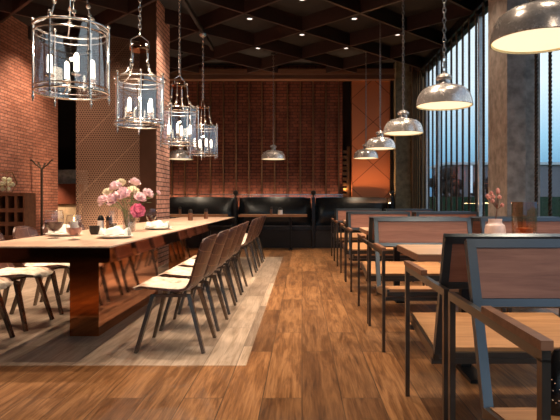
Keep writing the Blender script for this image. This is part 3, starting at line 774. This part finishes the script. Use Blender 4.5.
# peonies in their glass vase
VX, VY = -1.70, 5.35
t = thing('flower_vase', 'clear glass vase holding the pink and cream peonies', 'vase', (VX, VY, .76))
lathe_part('body', [(.055, 0), (.058, .004), (.060, .10), (.062, .20)], 'clear_glass', t, cb=True)
lathe_part('water', [(.052, .006), (.056, .10), (.001, .10)], 'smoke_glass', t, cb=True)
def peony(px, py, d, r, mat, label, seed):
    r *= 1.12
    x = (px-302)*d/544; z = H-(py-201)*d/544; rr = random.Random(seed)
    t = thing('peony', label, 'flower', (VX, VY, .76), 0, 'peonies in the glass vase')
    c = Vector((x-VX, d-VY, z-.76)); mb = MB()
    ax = (c-Vector((0, 0, .12))).normalized()
    q = ax.to_track_quat('Z', 'Y').to_matrix()
    for ring, (n, tilt, ln, wd) in enumerate(((5, .15, .75, .65), (7, .55, .9, .7), (8, .95, 1.0, .75), (9, 1.35, 1.0, .75))):
        for k in range(n):
            a = 2*PI*k/n+ring*.4+rr.uniform(-.15, .15); tl = tilt+rr.uniform(-.12, .12)
            def fn(u, v):
                w = (v*2-1)*wd*r*.62*math.sin(PI*min(1, .18+u*.72))
                cur = tl+(.55-1.15*u)*.30+.10*math.sin(v*12+k)*u
                s_ = u*ln*r
                rad = s_*math.sin(max(0, cur))*1.0+.004; h_ = s_*math.cos(cur)*.85-.25*r*ring*.5
                rad -= .25*abs(v*2-1)**2*r*.4*u
                h_ += .13*r*math.sin(v*9+k)*u
                p = Vector((rad*math.cos(a)-w*math.sin(a), rad*math.sin(a)+w*math.cos(a), h_))
                return q @ p + c
            mb.grid(fn, 4, 4)
    mb.ball(c-ax*.2*r, r*.34, 10)
    mb.build('bloom', mat, t)
    base = Vector((c.x*.12, c.y*.12, .02)); nk = Vector((c.x*.22, c.y*.22, .19))
    MB().tube([base, nk, nk.lerp(c, .55)+Vector((0, 0, .02)), c-ax*r*.3], .004, 6).build('stem', 'leaf', t)
    lf = MB()
    for k in range(2):
        m_ = nk.lerp(c, .45+.25*k); a = rr.random()*2*PI; dirv = Vector((math.cos(a), math.sin(a), .2))*.07; sd = Vector((-math.sin(a), math.cos(a), 0))*.018
        lf.add([m_, m_+dirv*.5+sd, m_+dirv-Vector((0, 0, .015)), m_+dirv*.5-sd], [(0, 1, 2, 3)])
    lf.build('leaf', 'leaf', t, thick=.0015)
PE = [(103, 200, 5.25, .062, 'peony_pale', 'pale pink peony at the far left of the bouquet'), (112.5, 199, 5.18, .068, 'peony_pale', 'pale pink peony second from the left, low at the front'),
      (107.5, 192.5, 5.42, .055, 'peony_cream', 'cream peony at the left behind the pale pink ones'), (115.5, 186, 5.38, .062, 'peony_pale', 'pale pink peony high at the left of the bouquet'),
      (121, 182.5, 5.52, .05, 'peony_cream', 'small cream peony at the top of the bouquet, behind'), (122.5, 193.5, 5.2, .078, 'peony_pale', 'largest pink peony in the middle of the bouquet'),
      (133, 191, 5.32, .066, 'peony_cream', 'creamy yellow peony right of the largest pink bloom'), (140.5, 197, 5.28, .060, 'peony_pale', 'pale pink peony just above the hot pink one'),
      (135, 182, 5.45, .055, 'peony_pale', 'pink peony standing highest at the right of the bouquet'), (148, 193, 5.4, .058, 'peony_pale', 'pink peony leaning right towards the brick column'),
      (158.5, 192.5, 5.45, .024, 'peony_pale', 'tiny pink peony bud before the brick column'), (138, 210.5, 5.15, .072, 'peony_hot', 'hot pink peony hanging lowest at the front of the bouquet')]
for k, p in enumerate(PE): peony(*p, k)

# pink vase with twigs and amber hurricane glass on the first window-side table
t = thing('bud_vase', 'speckled pale pink ceramic vase on the first window-side table', 'vase', (1.217, 3.43, .75))
MB().lathe([(.045, 0), (.058, .01), (.064, .05), (.064, .12), (.058, .148), (.044, .158), (.041, .168), (.043, .187), (.037, .187), (.034, .165), (.001, .15)], n=32, capt=False).build('body', 'vase_pink', t)
t = thing('blossom_branch', 'thin twig with dusty pink blossoms standing in the pink vase', 'flower', (1.217, 3.43, .90))
PX = [(485.5, 196), (491, 201), (492, 193), (497.5, 192), (498.5, 197), (493.5, 196.5), (488.5, 197.5), (501, 205), (499, 190)]
tw = MB().tube([(0, 0, .02), (.012, 0, .09), (.005, 0, .16)], [.003, .0028, .0022], 6)
root = Vector((.012, 0, .10))
for k, (px, py) in enumerate(PX):
    dd = random.uniform(-.04, .04); c = Vector(((px-302)*3.43/544-1.217, dd, H-(py-201)*3.43/544-.90))
    tw.tube([root, root.lerp(c, .55)+Vector((0, 0, -.004)), c], [.0022, .0018, .001], 5)
    fl = MB()
    for q in range(6):
        a = q*PI/3; fl.ball(c+Vector((.009*math.cos(a), .005*math.sin(a*2), .009*math.sin(a))), .0055, 8)
    fl.ball(c, .006, 8).build('blossom', 'berry', t)
tw.build('twig', 'twig', t)
t = thing('hurricane_candle', 'amber glass cylinder with orange candle beside the pink vase', 'candle', (1.40, 3.43, .75))
lathe_part('glass_cylinder', [(.070, 0), (.074, .006), (.076, .15), (.076, .294), (.072, .294), (.071, .15), (.069, .01)], 'amber_glass', t, 36, cb=True)
lathe_part('candle', [(.05, .008), (.05, .13), (.001, .13)], 'amber_wax', t, cb=True)

# black handbag on the nearest seat
t = thing('handbag', 'black glossy handbag with tiny bright studs on the closest armchair seat', 'bag', (.935, 1.70, .40))
def bag(u, v):
    a = 2*PI*u; h = v*.185; k = (1-.5*(v**3)); 
    ex = .19*(abs(math.cos(a))**.6)*math.copysign(1, math.cos(a)); ey = .066*(abs(math.sin(a))**.6)*math.copysign(1, math.sin(a))
    return (ex*(1-.22*v*v), ey*k*(1-.55*v**4), h+.02*math.sin(PI*v)*(1-abs(ex)/.2))
mbb = MB().grid(bag, 32, 10); n0 = 32*11
mbb.f.append(tuple(i*11 for i in range(32))); mbb.f.append(tuple(i*11+10 for i in range(31, -1, -1)))
mbb.build('body', 'leather_black', t)
st = MB(); rs = random.Random(4)
for k in range(60):
    u, v = rs.uniform(.5, 1.0), rs.uniform(.15, .9); st.ball(Vector(bag(u, v))*1.005, .0028, 6)
o = st.build('studding', 'silver', t)
MB().tube([(-.09, 0, .16), (-.07, 0, .20), (0, 0, .215), (.07, 0, .20), (.09, 0, .16)], .007, 8).build('handle', 'leather_black', t)

# ------------------------------------------------------------------ left wall furniture
t = thing('wine_rack', 'dark wood rack of square cells against the left brick wall', 'shelf', (-4.98, 8.64, 0))
rw = MB(); wid = .58; dep = .36; ht = 1.18
rw.lim(0, wid, 0, dep, ht-.05, ht).lim(0, .03, 0, dep, 0, ht-.05).lim(wid-.03, wid, 0, dep, 0, ht-.05).lim(.03, wid-.03, dep-.015, dep, .05, ht-.05).lim(.03, wid-.03, 0, dep, 0, .05)
rw.build('body', 'rack_wood', t, smooth=False)
g = MB()
for k in range(1, 4): x = k*wid/4; g.lim(x-.022, x+.022, .004, dep-.016, .05, ht-.05)
for k in range(1, 5): z = .05+k*(ht-.10)/5; g.lim(.03, wid-.03, .002, dep-.017, z-.045, z+.02)
g.build('cell_grid', 'rack_wood', t, smooth=False)
t = thing('terrarium_bowl', 'faceted clear glass bowl of pale yellow blooms on the wood rack', 'bowl', (-4.79, 8.82, 1.187))
hx = [(.09, 0), (.178, .15), (.10, .33)]
mb = MB(); nn = 6
mb.lathe(hx, n=nn, capb=True, capt=False); mb.build('glass', 'clear_glass', t, smooth=False)
ed = MB()
for k in range(nn):
    a = 2*PI*k/nn; b = 2*PI*(k+1)/nn
    for (r0, z0), (r1, z1) in zip(hx[:-1], hx[1:]): ed.tube([(r0*math.cos(a), r0*math.sin(a), z0), (r1*math.cos(a), r1*math.sin(a), z1)], .0055, 5)
    for r0, z0 in hx: ed.tube([(r0*math.cos(a), r0*math.sin(a), z0), (r0*math.cos(b), r0*math.sin(b), z0)], .0055, 5)
ed.build('edge_wire', 'bronze_trim', t)
y0 = None
for k, (x, y, z) in enumerate([(-.05, -.03, .042), (.045, -.035, .042), (0, .05, .042), (-.085, .02, .10), (-.03, -.075, .105), (.05, -.06, .105), (.09, .02, .10), (0, .0, .11), (-.02, -.03, .165), (.04, .03, .16)]):
    p = (-4.79+x*.95, 8.82+y*.95, 1.19+z*1.28)
    lab = 'pale yellow round bloom lying in the faceted glass bowl'
    if y0 is None:
        y0 = thing('yellow_rose', lab, 'flower', p, 0, 'yellow blooms in the glass bowl')
        mb = MB()
        for q in range(14):
            th = math.acos(1-2*(q+.5)/14); ph = q*2.4
            mb.ball((.024*math.sin(th)*math.cos(ph), .024*math.sin(th)*math.sin(ph), .024*math.cos(th)), .018, 8)
        mb.build('petals', 'bloom_yellow', y0)
    else: dup(y0, p, k, lab)
t = thing('coat_stand', 'slim dark metal coat stand with forked top before the left brick wall', 'coat stand', (-4.78, 10.0, 0))
MB().lathe([(.17, 0), (.17, .015), (.04, .03), (.03, .05)], n=24).build('base', 'iron_bronze', t)
MB().tube([(0, 0, .04), (0, 0, 1.66)], .022, 10).build('pole', 'iron_bronze', t)
for sx in (1, -1):
    MB().tube([(0, 0, 1.63), (sx*.04, 0, 1.67), (sx*.10, 0, 1.71), (sx*.16, 0, 1.78), (sx*.185, 0, 1.80)], .014, 8).ball((sx*.19, 0, 1.80), .022, 8).build('arm', 'iron_bronze', t)
    MB().tube([(0, 0, 1.63), (0, sx*.05, 1.67), (0, sx*.12, 1.74)], .014, 8).ball((0, sx*.12, 1.745), .02, 8).build('arm', 'iron_bronze', t)
